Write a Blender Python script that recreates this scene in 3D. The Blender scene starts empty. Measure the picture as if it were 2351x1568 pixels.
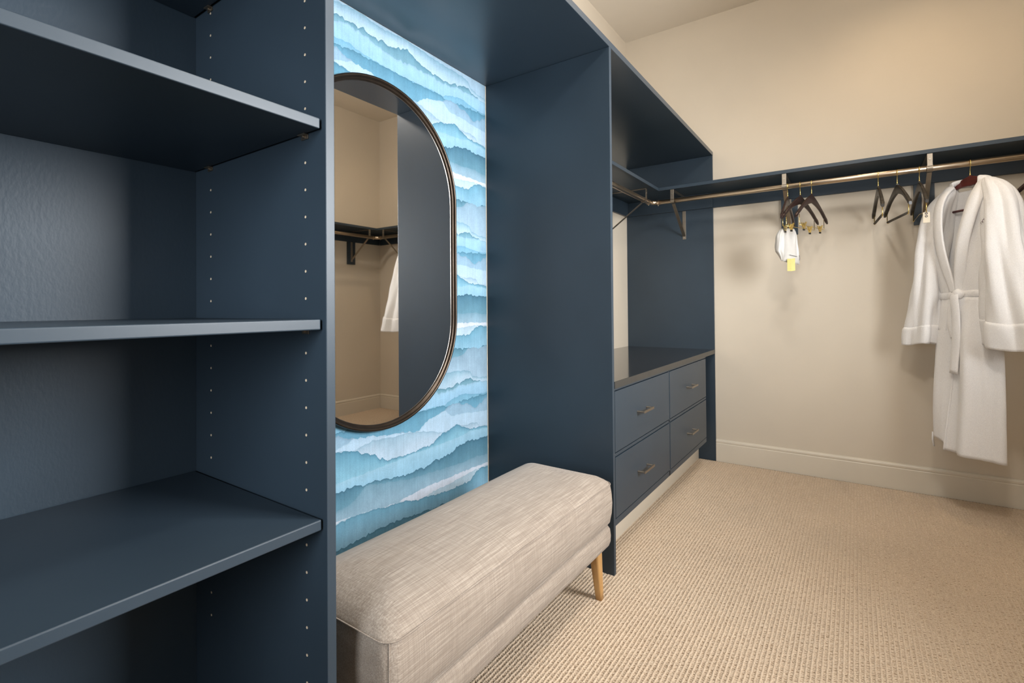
import bpy, bmesh, math, random
import numpy as np
from mathutils import Vector, Matrix

random.seed(7)
rng = np.random.default_rng(7)
S = bpy.context.scene
COL = S.collection
PI = math.pi

# ------------------------------------------------------------------ camera
CAM_H = 1.07
cam_d = bpy.data.cameras.new('camera')
cam_d.sensor_fit = 'HORIZONTAL'
cam_d.sensor_width = 36.0
cam_d.lens = 36.0 * 1144.25 / 2351
cam_d.shift_y = -91.23 / 2351
cam_d.clip_start = 0.02
cam = bpy.data.objects.new('camera', cam_d)
COL.objects.link(cam)
_y, _p, _r = (math.radians(a) for a in (34.45, 0.619, -0.461))
_F = Vector((-math.sin(_y) * math.cos(_p), math.cos(_y) * math.cos(_p), math.sin(_p)))
_R = Vector((math.cos(_y), math.sin(_y), 0))
_U = _R.cross(_F)
_R2 = _R * math.cos(_r) + _U * math.sin(_r)
_U2 = _U * math.cos(_r) - _R * math.sin(_r)
cam.matrix_world = Matrix(((_R2.x, _U2.x, -_F.x, 0), (_R2.y, _U2.y, -_F.y, 0), (_R2.z, _U2.z, -_F.z, CAM_H), (0, 0, 0, 1)))
S.camera = cam

# ------------------------------------------------------------------ world, exposure, large lights
W = bpy.data.worlds.new('world')
S.world = W
W.use_nodes = True
W.node_tree.nodes['Background'].inputs[0].default_value = (0.80, 0.90, 1.0, 1)
W.node_tree.nodes['Background'].inputs[1].default_value = 0.25
S.view_settings.view_transform = 'Standard'
S.view_settings.look = 'None'
S.view_settings.exposure = 0.0
S.view_settings.gamma = 1.0
S.view_settings.use_curve_mapping = False


def area(name, loc, direction, sx, sy, power, col, spread=180):
    d = bpy.data.lights.new(name, 'AREA')
    d.shape = 'RECTANGLE'; d.size = sx; d.size_y = sy
    d.energy = power; d.color = col; d.spread = math.radians(spread)
    o = bpy.data.objects.new(name, d)
    COL.objects.link(o)
    o.location = loc
    o.rotation_euler = Vector(direction).to_track_quat('-Z', 'Y').to_euler()
    return o


# key light at an added window, plus added fills for far wall and shelving
area('right_key_light', (1.54, 1.62, 1.72), (-1, -0.16, 0), 0.90, 1.10, 74, (0.97, 0.985, 1.0), 112)  # key light from the right; the window it comes through is invented
area('far_wall_fill', (1.46, 1.40, 1.72), (-2.4, 2.3, -0.5), 0.60, 1.0, 6.0, (0.96, 0.98, 1.0), 58)  # added fill lifting the left of the far wall, no separate source
area('rear_fill_light', (-0.22, -1.26, 1.45), (-0.7, 1.6, -0.25), 0.60, 1.0, 10, (0.86, 0.93, 1.0), 80)  # added fill for the shelving side panel; its doorway is invented
DOWNLIGHTS = [  # x, y, power, colour, cone deg, aim
    (0.30, 2.97, 27, (1.0, 0.76, 0.50), 150, (0, 0, -1)),
    (-0.15, 1.95, 75, (0.95, 0.98, 1.0), 50, (-0.42, 1.45, -2.45)),
]
CEILING_FILL = (0.15, 1.15, 2.76, 46, (1.0, 0.95, 0.89))   # x, y, z, power, colour of the added ceiling fill

# ------------------------------------------------------------------ materials
def new_mat(name):
    m = bpy.data.materials.new(name)
    m.use_nodes = True
    nt = m.node_tree
    return m, nt, nt.nodes['Principled BSDF']


def N(nt, t, **kw):
    n = nt.nodes.new(t)
    for k, v in kw.items():
        setattr(n, k, v)
    return n


def objcoord(nt, scale=(1, 1, 1)):
    tc = N(nt, 'ShaderNodeTexCoord')
    mp = N(nt, 'ShaderNodeMapping')
    mp.inputs['Scale'].default_value = scale
    nt.links.new(tc.outputs['Object'], mp.inputs['Vector'])
    return mp.outputs['Vector']


def noise(nt, vec, scale, detail=2.0, rough=0.5):
    n = N(nt, 'ShaderNodeTexNoise')
    n.inputs['Scale'].default_value = scale
    n.inputs['Detail'].default_value = detail
    n.inputs['Roughness'].default_value = rough
    nt.links.new(vec, n.inputs['Vector'])
    return n.outputs['Fac']


def ramp(nt, fac, stops):
    r = N(nt, 'ShaderNodeValToRGB')
    el = r.color_ramp.elements
    while len(el) < len(stops):
        el.new(0.5)
    for e, (p, c) in zip(el, stops):
        e.position = p
        e.color = (*c, 1)
    nt.links.new(fac, r.inputs['Fac'])
    return r.outputs['Color']


def bump(nt, h, strength, dist, normal_in):
    b = N(nt, 'ShaderNodeBump')
    b.inputs['Strength'].default_value = strength
    b.inputs['Distance'].default_value = dist
    nt.links.new(h, b.inputs['Height'])
    nt.links.new(b.outputs['Normal'], normal_in)
    return b


def mat_plain(name, col, rough=0.5, metal=0.0, var=0.0, vscale=8.0, bmp=0.0, bscale=200.0, bdist=0.001, vec_scale=(1, 1, 1), spec=0.5):
    m, nt, b = new_mat(name)
    b.inputs['Roughness'].default_value = rough
    b.inputs['Metallic'].default_value = metal
    b.inputs['Specular IOR Level'].default_value = spec
    b.inputs['Base Color'].default_value = (*col, 1)
    v = objcoord(nt, vec_scale)
    c0 = tuple(x * (1 - var) for x in col)
    c1 = tuple(min(1, x * (1 + var)) for x in col)
    nt.links.new(ramp(nt, noise(nt, v, vscale, 3), [(0.3, c0), (0.7, c1)]), b.inputs['Base Color'])
    if bmp > 0:
        bump(nt, noise(nt, v, bscale, 2), bmp, bdist, b.inputs['Normal'])
    return m


M = {}
BLUE = (0.027, 0.042, 0.058)
M['blue'] = mat_plain('blue_cabinet_paint', BLUE, 0.40, spec=0.42, var=0.05, vscale=5, bmp=0.05, bscale=90, bdist=0.001)
M['blue_back'] = mat_plain('blue_cabinet_paint_rolled', BLUE, 0.42, spec=0.25, var=0.06, vscale=6, bmp=0.22, bscale=140, bdist=0.0012, vec_scale=(1, 1, 0.55))
M['blue_gloss'] = mat_plain('blue_cabinet_paint_smooth', BLUE, 0.30, var=0.04, vscale=4, spec=1.0)
M['wall'] = mat_plain('warm_beige_wall_paint', (0.62, 0.545, 0.44), 0.65, var=0.02, vscale=3, bmp=0.06, bscale=180, bdist=0.0006)
M['ceiling'] = mat_plain('ceiling_paint', (0.76, 0.69, 0.59), 0.8, var=0.02, vscale=3)
M['trim'] = mat_plain('cream_trim_paint', (0.66, 0.595, 0.49), 0.45, var=0.02, vscale=4)
M['counter'] = mat_plain('black_laminate_counter', (0.018, 0.018, 0.019), 0.10, var=0.1, vscale=30, spec=0.6)
M['counter_edge'] = mat_plain('dark_grey_counter_edge', (0.036, 0.035, 0.032), 0.40, var=0.1, vscale=30)
M['rod'] = mat_plain('satin_bronze_nickel', (0.56, 0.46, 0.35), 0.30, metal=1.0, var=0.03, vscale=30)
M['nickel'] = mat_plain('satin_nickel', (0.34, 0.295, 0.24), 0.42, metal=1.0, var=0.05, vscale=40)
M['gold'] = mat_plain('polished_gold', (0.90, 0.70, 0.26), 0.22, metal=1.0, var=0.05, vscale=60)
M['espresso'] = mat_plain('espresso_stained_wood', (0.026, 0.014, 0.012), 0.28, var=0.35, vscale=14, vec_scale=(1, 1, 6))
M['black_wood'] = mat_plain('black_stained_wood', (0.022, 0.018, 0.014), 0.32, var=0.35, vscale=14, vec_scale=(1, 1, 6))
M['burgundy'] = mat_plain('burgundy_stained_wood', (0.085, 0.014, 0.012), 0.28, var=0.2, vscale=14, vec_scale=(1, 1, 6))
M['velvet'] = mat_plain('dark_grey_velvet', (0.075, 0.066, 0.055), 0.9, var=0.2, vscale=200)
M['mirror_frame'] = mat_plain('dark_bronze_frame', (0.055, 0.042, 0.032), 0.30, metal=0.85, var=0.15, vscale=20)
M['mirror'] = mat_plain('mirror_glass', (0.88, 0.87, 0.85), 0.015, metal=1.0)
M['raw_wood'] = mat_plain('raw_particleboard', (0.62, 0.50, 0.36), 0.8, var=0.25, vscale=300)
M['bag'] = mat_plain('white_plastic_bag', (0.60, 0.585, 0.555), 0.35, var=0.03, vscale=20)
M['ink'] = mat_plain('dark_ink', (0.06, 0.05, 0.06), 0.6)
M['thread'] = mat_plain('plum_thread', (0.10, 0.05, 0.07), 0.7)
M['yellow'] = mat_plain('yellow_paper', (0.62, 0.56, 0.20), 0.7, var=0.04, vscale=40)
M['tag'] = mat_plain('cream_tag_board', (0.74, 0.66, 0.52), 0.6, var=0.04, vscale=60)
M['lens'] = None
M['screw'] = mat_plain('screw_steel', (0.5, 0.46, 0.4), 0.3, metal=1.0)
M['black'] = mat_plain('black_rubber', (0.012, 0.012, 0.012), 0.6)


def mat_oak():
    m, nt, b = new_mat('honey_oak')
    v = objcoord(nt, (30, 30, 2.2))
    c = ramp(nt, noise(nt, v, 3.0, 5, 0.6), [(0.3, (0.40, 0.215, 0.075)), (0.55, (0.53, 0.30, 0.11)), (0.8, (0.60, 0.36, 0.15))])
    nt.links.new(c, b.inputs['Base Color'])
    b.inputs['Roughness'].default_value = 0.42
    return m


M['oak'] = mat_oak()


def mat_linen():
    m, nt, b = new_mat('oatmeal_linen_weave')
    v1 = objcoord(nt, (420, 9, 420))
    v2 = objcoord(nt, (9, 420, 9))
    v3 = objcoord(nt, (1, 1, 1))
    n1 = noise(nt, v1, 1.0, 3, 0.6)
    n2 = noise(nt, v2, 1.0, 3, 0.6)
    n3 = noise(nt, v3, 700, 1)
    mx = N(nt, 'ShaderNodeMath', operation='MULTIPLY_ADD')
    nt.links.new(n1, mx.inputs[0]); mx.inputs[1].default_value = 0.62
    m2 = N(nt, 'ShaderNodeMath', operation='MULTIPLY')
    nt.links.new(n2, m2.inputs[0]); m2.inputs[1].default_value = 0.26
    nt.links.new(m2.outputs[0], mx.inputs[2])
    m3 = N(nt, 'ShaderNodeMath', operation='MULTIPLY_ADD')
    nt.links.new(n3, m3.inputs[0]); m3.inputs[1].default_value = 0.14
    nt.links.new(mx.outputs[0], m3.inputs[2])
    c = ramp(nt, m3.outputs[0], [(0.30, (0.19, 0.15, 0.12)), (0.50, (0.29, 0.24, 0.195)), (0.66, (0.42, 0.36, 0.30))])
    nt.links.new(c, b.inputs['Base Color'])
    b.inputs['Roughness'].default_value = 0.9
    b.inputs['Sheen Weight'].default_value = 0.15
    b.inputs['Specular IOR Level'].default_value = 0.2
    bump(nt, m3.outputs[0], 0.35, 0.0012, b.inputs['Normal'])
    return m


M['linen'] = mat_linen()


def mat_terry():
    m, nt, b = new_mat('white_terry_cloth')
    v = objcoord(nt)
    n = noise(nt, v, 420, 2)
    n2 = noise(nt, v, 14, 3)
    c = ramp(nt, n, [(0.25, (0.74, 0.72, 0.71)), (0.75, (0.88, 0.87, 0.86))])
    nt.links.new(c, b.inputs['Base Color'])
    b.inputs['Roughness'].default_value = 0.95
    b.inputs['Sheen Weight'].default_value = 0.25
    b.inputs['Specular IOR Level'].default_value = 0.1
    ad = N(nt, 'ShaderNodeMath', operation='MULTIPLY_ADD')
    nt.links.new(n2, ad.inputs[0]); ad.inputs[1].default_value = 1.5
    nt.links.new(n, ad.inputs[2])
    bump(nt, ad.outputs[0], 0.35, 0.003, b.inputs['Normal'])
    return m


M['terry'] = mat_terry()


def mat_carpet(name, c0, c1, c2):
    m, nt, b = new_mat(name)
    v = objcoord(nt)
    n = noise(nt, v, 260, 3, 0.7)
    n2 = noise(nt, v, 1.6, 3, 0.6)
    col = ramp(nt, n, [(0.28, c0), (0.5, c1), (0.72, c2)])
    mul = N(nt, 'ShaderNodeMix', data_type='RGBA', blend_type='MULTIPLY')
    mul.inputs['Factor'].default_value = 1.0
    nt.links.new(col, mul.inputs['A'])
    nt.links.new(ramp(nt, n2, [(0.3, (0.93, 0.93, 0.93)), (0.7, (1.04, 1.03, 1.02))]), mul.inputs['B'])
    nt.links.new(mul.outputs['Result'], b.inputs['Base Color'])
    b.inputs['Roughness'].default_value = 0.95
    b.inputs['Specular IOR Level'].default_value = 0.1
    bump(nt, n, 0.5, 0.002, b.inputs['Normal'])
    return m


M['loops'] = mat_carpet('beige_loop_yarn', (0.44, 0.33, 0.23), (0.60, 0.48, 0.36), (0.74, 0.62, 0.48))
M['carpet_base'] = mat_carpet('shaded_brown_carpet_ground', (0.26, 0.19, 0.125), (0.37, 0.28, 0.195), (0.48, 0.375, 0.27))  # deeper yarn, with the shade between loops darkened into the colour


def mat_wallpaper():
    m, nt, b = new_mat('torn_watercolour_wallpaper')
    at = N(nt, 'ShaderNodeAttribute', attribute_name='print')
    v = objcoord(nt)
    vs = objcoord(nt, (1, 1, 0.045))
    grain = noise(nt, v, 260, 2)
    streak = noise(nt, vs, 120, 3, 0.6)
    cloud = noise(nt, v, 22, 3, 0.6)
    prev = at.outputs['Color']
    for f, lo, hi in ((grain, (0.73, 0.665, 0.68), (0.84, 0.765, 0.78)), (streak, 0.93, 1.07), (cloud, 0.92, 1.08)):
        mul = N(nt, 'ShaderNodeMix', data_type='RGBA', blend_type='MULTIPLY')
        mul.inputs['Factor'].default_value = 1.0
        nt.links.new(prev, mul.inputs['A'])
        lo, hi = (c if isinstance(c, tuple) else (c, c, c) for c in (lo, hi))
        nt.links.new(ramp(nt, f, [(0.3, lo), (0.7, hi)]), mul.inputs['B'])
        prev = mul.outputs['Result']
    nt.links.new(prev, b.inputs['Base Color'])
    b.inputs['Roughness'].default_value = 0.75
    b.inputs['Specular IOR Level'].default_value = 0.3
    return m


M['wallpaper'] = mat_wallpaper()


def mat_emit(name, col, strength):
    m, nt, b = new_mat(name)
    b.inputs['Base Color'].default_value = (0.8, 0.8, 0.8, 1)
    b.inputs['Emission Color'].default_value = (*col, 1)
    b.inputs['Emission Strength'].default_value = strength
    return m


M['lens'] = mat_emit('lamp_lens', (1.0, 0.85, 0.65), 6.0)


# ------------------------------------------------------------------ geometry helpers
def link(name, me, mat=None, parent=None, smooth=False, loc=None):
    o = bpy.data.objects.new(name, me)
    COL.objects.link(o)
    if mat is not None:
        me.materials.append(M[mat] if isinstance(mat, str) else mat)
    if smooth:
        me.polygons.foreach_set('use_smooth', [True] * len(me.polygons))
    if parent is not None:
        o.parent = parent
    if loc is not None:
        o.location = loc
    return o


def pyobj(name, verts, faces, mat=None, parent=None, smooth=False):
    me = bpy.data.meshes.new(name)
    me.from_pydata([tuple(map(float, v)) for v in verts], [], faces)
    me.update()
    return link(name, me, mat, parent, smooth)


class MB:
    """collects simple shapes into one mesh"""
    def __init__(self):
        self.v = []; self.f = []

    def add(self, v, f):
        n = len(self.v)
        self.v += [tuple(map(float, p)) for p in v]
        self.f += [tuple(i + n for i in q) for q in f]
        return self

    def box(self, x0, x1, y0, y1, z0, z1):
        v = [(x0, y0, z0), (x1, y0, z0), (x1, y1, z0), (x0, y1, z0), (x0, y0, z1), (x1, y0, z1), (x1, y1, z1), (x0, y1, z1)]
        f = [(0, 3, 2, 1), (4, 5, 6, 7), (0, 1, 5, 4), (1, 2, 6, 5), (2, 3, 7, 6), (3, 0, 4, 7)]
        return self.add(v, f)

    def obox(self, c, ax, ay, az):
        c, ax, ay, az = map(Vector, (c, ax, ay, az))
        v = [c + sx * ax + sy * ay + sz * az for sz in (-1, 1) for sx, sy in ((-1, -1), (1, -1), (1, 1), (-1, 1))]
        f = [(0, 3, 2, 1), (4, 5, 6, 7), (0, 1, 5, 4), (1, 2, 6, 5), (2, 3, 7, 6), (3, 0, 4, 7)]
        return self.add(v, f)

    def tube(self, path, rad, n=10, flat=None, up=None, caps=True, rot=0.0):
        """rad: number or list; flat: (a, b) multipliers of the section along side / normal"""
        P = [Vector(p) for p in path]
        k = len(P)
        R = rad if isinstance(rad, (list, tuple)) else [rad] * k
        ref = Vector(up) if up is not None else None
        rings = []
        prev = None
        for i in range(k):
            t = (P[min(i + 1, k - 1)] - P[max(i - 1, 0)])
            if t.length < 1e-9:
                t = Vector((0, 0, 1))
            t.normalize()
            if ref is not None:
                a = ref - t * ref.dot(t)
            elif prev is not None:
                a = prev - t * prev.dot(t)
            else:
                a = Vector((0, 0, 1)) - t * t.z
                if a.length < 1e-3:
                    a = Vector((1, 0, 0)) - t * t.x
            if a.length < 1e-6:
                a = t.orthogonal()
            a.normalize()
            prev = a
            b = t.cross(a)
            fa, fb = (1, 1) if flat is None else (flat[i] if isinstance(flat[0], (tuple, list)) else flat)
            rings.append([P[i] + R[i] * (fa * math.cos(rot + 2 * PI * j / n) * a + fb * math.sin(rot + 2 * PI * j / n) * b) for j in range(n)])
        return self.loft(rings, caps)

    def loft(self, rings, caps=True, closed=True):
        n = len(rings[0])
        v = [p for r in rings for p in r]
        f = []
        m = n if closed else n - 1
        for i in range(len(rings) - 1):
            for j in range(m):
                a = i * n + j; b = i * n + (j + 1) % n
                f.append((a, b, b + n, a + n))
        if caps and closed:
            f.append(tuple(reversed(range(n))))
            f.append(tuple(range((len(rings) - 1) * n, len(rings) * n)))
        return self.add(v, f)

    def build(self, name, mat, parent=None, smooth=False, bevel=0.0, seg=2):
        me = bpy.data.meshes.new(name)
        me.from_pydata(self.v, [], self.f)
        bm = bmesh.new(); bm.from_mesh(me)
        bmesh.ops.recalc_face_normals(bm, faces=bm.faces[:])
        if bevel > 0:
            es = [e for e in bm.edges if e.is_manifold and e.calc_face_angle(0) > 0.6]
            bmesh.ops.bevel(bm, geom=es, offset=bevel, segments=seg, profile=0.5, affect='EDGES', clamp_overlap=True)
        bm.to_mesh(me); bm.free()
        me.update()
        o = link(name, me, mat, parent, smooth)
        return o


def box(name, x0, x1, y0, y1, z0, z1, mat, parent=None, bevel=0.0015, seg=2):
    return MB().box(x0, x1, y0, y1, z0, z1).build(name, mat, parent, bevel=bevel, seg=seg)


def tag(o, label, cat, group=None):
    o['label'] = label; o['category'] = cat
    if group:
        o['group'] = group
    return o


def empty(name, loc=(0, 0, 0), rz=0.0):
    o = bpy.data.objects.new(name, None)
    o.empty_display_size = 0.05
    COL.objects.link(o)
    o.location = loc
    o.rotation_euler = (0, 0, rz)
    return o


def struct(o):
    o['kind'] = 'structure'
    return o


# ------------------------------------------------------------------ room dimensions
XW, XR = -1.42, 1.415          # left / right wall
YF, YN = 3.64, -1.20           # far / near wall
ZC = 3.09
XF = -0.795                    # front of the joinery
Y1, Y1B = 0.559, 0.578         # shelving side panel
Y2, Y2B = 1.860, 1.879         # partition
ZT, ZTT = 2.111, 2.1366        # top panel
T = 0.10

fl = struct(box('floor', XW - T, XR + T + 0.4, YN - T - 0.6, YF + T, -0.10, 0.0, 'carpet_base', bevel=0))
struct(box('ceiling', XW - T, XR + T, YN - T, YF + T, ZC, ZC + 0.1, 'ceiling', bevel=0))
wl = struct(box('wall_left', XW - T, XW, YN - T, YF + T, 0, ZC, 'wall', bevel=0))
struct(box('wall_far', XW, XR, YF, YF + T, 0, ZC, 'wall', bevel=0))
wy0, wy1, wz0, wz1 = 1.08, 2.10, 1.14, 2.30      # added window opening around the key light
dx0, dx1, dz1 = -0.64, 0.20, 2.08                 # added door opening in the near wall, for the rear fill
mb = MB()
mb.box(XR, XR + T, YN - T, wy0, 0, ZC).box(XR, XR + T, wy1, YF + T, 0, ZC)
mb.box(XR, XR + T, wy0, wy1, 0, wz0).box(XR, XR + T, wy0, wy1, wz1, ZC)
struct(mb.build('wall_right', 'wall'))
mb = MB()
mb.box(XW, dx0, YN - T, YN, 0, ZC).box(dx1, XR, YN - T, YN, 0, ZC).box(dx0, dx1, YN - T, YN, dz1, ZC)
struct(mb.build('wall_near', 'wall'))
win = struct(empty('added_window_1', (XR, (wy0 + wy1) / 2, wz0)))
mb = MB()
for a, b, c, d in ((wy0 - 0.07, wy0, wz0, wz1), (wy1, wy1 + 0.07, wz0, wz1), (wy0 - 0.07, wy1 + 0.07, wz1, wz1 + 0.07)):
    mb.box(-0.018, -0.0005, a - (wy0 + wy1) / 2, b - (wy0 + wy1) / 2, c - wz0, d - wz0)
mb.build('added_window_frame', 'trim', win)
MB().box(-0.04, 0.09, (wy0 - wy1) / 2 - 0.08, (wy1 - wy0) / 2 + 0.08, -0.025, -0.001).build('added_window_sill', 'trim', win)
dr = struct(empty('added_door_1', (dx0, YN, 0)))
mb = MB()
mb.box(-0.08, -0.001, 0.0005, 0.02, 0, dz1 + 0.08).box(dx1 - dx0 + 0.001, dx1 - dx0 + 0.08, 0.0005, 0.02, 0, dz1 + 0.08).box(-0.001, dx1 - dx0 + 0.001, 0.0005, 0.02, dz1 + 0.001, dz1 + 0.08)
mb.build('added_door_frame', 'trim', dr)


# baseboards: extruded profile with a bead at the top
def baseboard(name, p0, p1, nrm):
    prof = [(0, 0), (0.017, 0), (0.017, 0.122), (0.0145, 0.126), (0.0145, 0.128), (0.0165, 0.131), (0.0165, 0.140), (0.012, 0.1475), (0.006, 0.151), (0, 0.151)]
    p0, p1, nrm = Vector(p0), Vector(p1), Vector(nrm)
    rings = [[p + nrm * (a + 0.0003) + Vector((0, 0, z)) for a, z in prof] for p in (p0, p1)]
    return struct(MB().loft(rings).build(name, 'trim'))


baseboard('baseboard_far', (XF + 0.001, YF, 0.001), (XR, YF, 0.001), (0, -1, 0))
baseboard('baseboard_right', (XR, YF - 0.02, 0.001), (XR, YN + 0.02, 0.001), (-1, 0, 0))

# carpet loops: long ridges with short rungs between them (one fibre surface)
def carpet():
    px, py = 0.0130, 0.0088
    x0, x1, y0, y1 = -1.30, XR - 0.018, 0.50, YF - 0.018
    nx = int((x1 - x0) / px); ny = int((y1 - y0) / py)
    ys = y0 + py * np.arange(ny + 1)
    V = []; F = []
    base = 0
    prof = np.array([(-0.0036, 0.0), (-0.0019, 1.0), (0.0019, 1.0), (0.0036, 0.0)])
    for i in range(nx + 1):
        xc = x0 + px * i
        wob = rng.normal(0, 0.00055, ny + 1)
        h = 0.0030 + rng.normal(0, 0.00035, ny + 1)
        v = np.zeros((ny + 1, 4, 3))
        v[:, :, 0] = xc + wob[:, None] + prof[None, :, 0]
        v[:, :, 1] = ys[:, None] + rng.normal(0, 0.0008, ny + 1)[:, None]
        v[:, :, 2] = 0.0003 + h[:, None] * prof[None, :, 1]
        V.append(v.reshape(-1, 3))
        a = (base + 4 * np.arange(ny))[:, None] + np.arange(3)[None, :]
        F.append(np.stack([a, a + 1, a + 5, a + 4], -1).reshape(-1, 4))
        base += 4 * (ny + 1)
    # rungs
    gx = x0 + px * (np.arange(nx) + 0.5)
    gy = y0 + py * (np.arange(ny) + 0.5)
    GX, GY = np.meshgrid(gx, gy, indexing='ij')
    n = GX.size
    cx = GX.ravel(); cy = GY.ravel() + rng.normal(0, 0.0012, n)
    hh = 0.0021 + rng.normal(0, 0.0004, n)
    wy = 0.0026 + rng.normal(0, 0.0004, n)
    sk = rng.normal(0, 0.0012, n)
    v = np.zeros((n, 2, 4, 3))
    for e, sx in enumerate((-1, 1)):
        for k, (oy, oz) in enumerate(((-1.0, 0), (-0.45, 1), (0.45, 1), (1.0, 0))):
            v[:, e, k, 0] = cx + sx * 0.0048
            v[:, e, k, 1] = cy + oy * wy + sx * sk
            v[:, e, k, 2] = 0.0003 + hh * oz
    V.append(v.reshape(-1, 3))
    a = base + 8 * np.arange(n)
    F.append(np.stack([np.stack([a + k, a + k + 4, a + k + 5, a + k + 1], -1) for k in range(3)], 1).reshape(-1, 4))
    V = np.concatenate(V); F = np.concatenate(F)
    me = bpy.data.meshes.new('carpet_loops')
    me.vertices.add(len(V)); me.vertices.foreach_set('co', V.ravel())
    me.loops.add(len(F) * 4); me.loops.foreach_set('vertex_index', F.ravel().astype(np.int32))
    me.polygons.add(len(F)); me.polygons.foreach_set('loop_start', np.arange(0, len(F) * 4, 4, dtype=np.int32))
    me.update(calc_edges=True)
    o = link('carpet_loops', me, 'loops', fl)
    o['kind'] = 'stuff'


carpet()

# wallpaper on the left wall inside the niche: torn, layered watercolour strips
CUR = {
14: [(1.003,.748),(1.05,.757),(1.081,.76),(1.114,.755),(1.145,.758),(1.175,.752),(1.201,.748),(1.222,.748),(1.238,.757),(1.264,.745),(1.294,.749),(1.336,.767),(1.359,.772),(1.383,.762),(1.421,.75),(1.466,.741),(1.507,.732),(1.516,.737),(1.557,.729),(1.632,.739),(1.659,.74),(1.69,.751),(1.721,.755),(1.781,.735),(1.835,.73)],
15: [(1.003,.724),(1.031,.73),(1.066,.743),(1.097,.744),(1.124,.743),(1.157,.736),(1.191,.731),(1.236,.722),(1.276,.715),(1.326,.715),(1.394,.719),(1.451,.722),(1.498,.724),(1.523,.718),(1.589,.715),(1.639,.725),(1.659,.734),(1.701,.73),(1.772,.732),(1.835,.729)],
16: [(1.003,.679),(1.045,.68),(1.097,.681),(1.127,.672),(1.143,.669),(1.312,.659),(1.516,.664),(1.563,.66),(1.589,.673),(1.672,.691),(1.725,.686),(1.78,.678),(1.834,.676)],
1: [(1.007,.651),(1.076,.66),(1.143,.666),(1.215,.662),(1.314,.66),(1.339,.661),(1.394,.658),(1.479,.662),(1.516,.663),(1.566,.658),(1.621,.658),(1.72,.668),(1.834,.669)],
2: [(1.01,.650),(1.04,.647),(1.063,.638),(1.079,.630),(1.099,.624),(1.145,.618),(1.177,.617),(1.198,.61),(1.274,.605),(1.357,.592),(1.415,.585),(1.431,.598),(1.476,.621),(1.482,.623),(1.512,.627),(1.541,.637),(1.569,.641),(1.59,.657),(1.626,.661),(1.662,.654),(1.699,.643),(1.726,.637),(1.769,.617),(1.803,.631),(1.851,.651)],
3: [(1.031,.601),(1.069,.611),(1.106,.624),(1.177,.619),(1.355,.592),(1.474,.621),(1.568,.638),(1.587,.622),(1.609,.608),(1.666,.608),(1.732,.6),(1.85,.591)],
4: [(1.031,.593),(1.081,.587),(1.114,.583),(1.144,.591),(1.177,.599),(1.216,.596),(1.276,.592),(1.357,.591),(1.415,.584),(1.507,.563),(1.562,.547),(1.617,.562),(1.637,.568),(1.666,.555),(1.716,.552),(1.753,.556),(1.781,.545),(1.8,.527),(1.849,.522)],
5: [(1.031,.593),(1.059,.59),(1.098,.584),(1.114,.577),(1.15,.563),(1.19,.546),(1.21,.53),(1.255,.512),(1.361,.509),(1.417,.514),(1.468,.514),(1.5,.524),(1.53,.543),(1.567,.546),(1.617,.562),(1.637,.568),(1.666,.555),(1.728,.529),(1.762,.528),(1.849,.522)],
6: [(1.03,.489),(1.078,.492),(1.131,.493),(1.204,.494),(1.29,.499),(1.361,.504),(1.426,.504),(1.496,.505),(1.608,.507),(1.68,.512),(1.731,.521),(1.849,.507)],
7: [(1.03,.463),(1.049,.461),(1.088,.461),(1.144,.453),(1.176,.454),(1.252,.447),(1.29,.439),(1.36,.435),(1.402,.434),(1.426,.438),(1.45,.431),(1.506,.452),(1.529,.444),(1.592,.454),(1.673,.474),(1.715,.481),(1.752,.47),(1.803,.473),(1.848,.468)],
8: [(1.028,.395),(1.069,.401),(1.103,.41),(1.155,.447),(1.252,.43),(1.36,.412),(1.505,.402),(1.588,.399),(1.678,.393),(1.751,.396),(1.841,.39)],
9: [(1.028,.365),(1.079,.361),(1.197,.353),(1.245,.345),(1.3,.343),(1.342,.347),(1.36,.349),(1.459,.355),(1.568,.353),(1.646,.352),(1.729,.353),(1.84,.348)],
10: [(1.028,.359),(1.099,.363),(1.197,.352),(1.245,.344),(1.3,.342),(1.346,.335),(1.369,.327),(1.421,.315),(1.452,.318),(1.523,.326),(1.587,.325),(1.666,.333),(1.772,.338),(1.84,.337)],
11: [(1.028,.356),(1.1,.362),(1.197,.352),(1.285,.343),(1.341,.337),(1.369,.326),(1.435,.318),(1.466,.313),(1.576,.3),(1.707,.297),(1.742,.307),(1.764,.324),(1.809,.339),(1.84,.334)],
12: [(1.028,.268),(1.131,.274),(1.231,.276),(1.341,.272),(1.551,.252),(1.617,.243),(1.684,.243),(1.733,.240),(1.772,.238),(1.852,.244)],
13: [(1.028,.240),(1.131,.225),(1.231,.205),(1.341,.235),(1.45,.20),(1.606,.204),(1.657,.208),(1.695,.221),(1.72,.238),(1.852,.242)],
17: [(1.028,.150),(1.131,.160),(1.231,.148),(1.36,.160),(1.45,.152),(1.567,.147),(1.664,.145),(1.69,.148),(1.732,.134),(1.749,.112),(1.80,.100),(1.852,.098)],
}
ORDER = [14, 15, 16, 1, 2, 3, 4, 5, 6, 7, 8, 9, 10, 11, 12, 13, 17]
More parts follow.
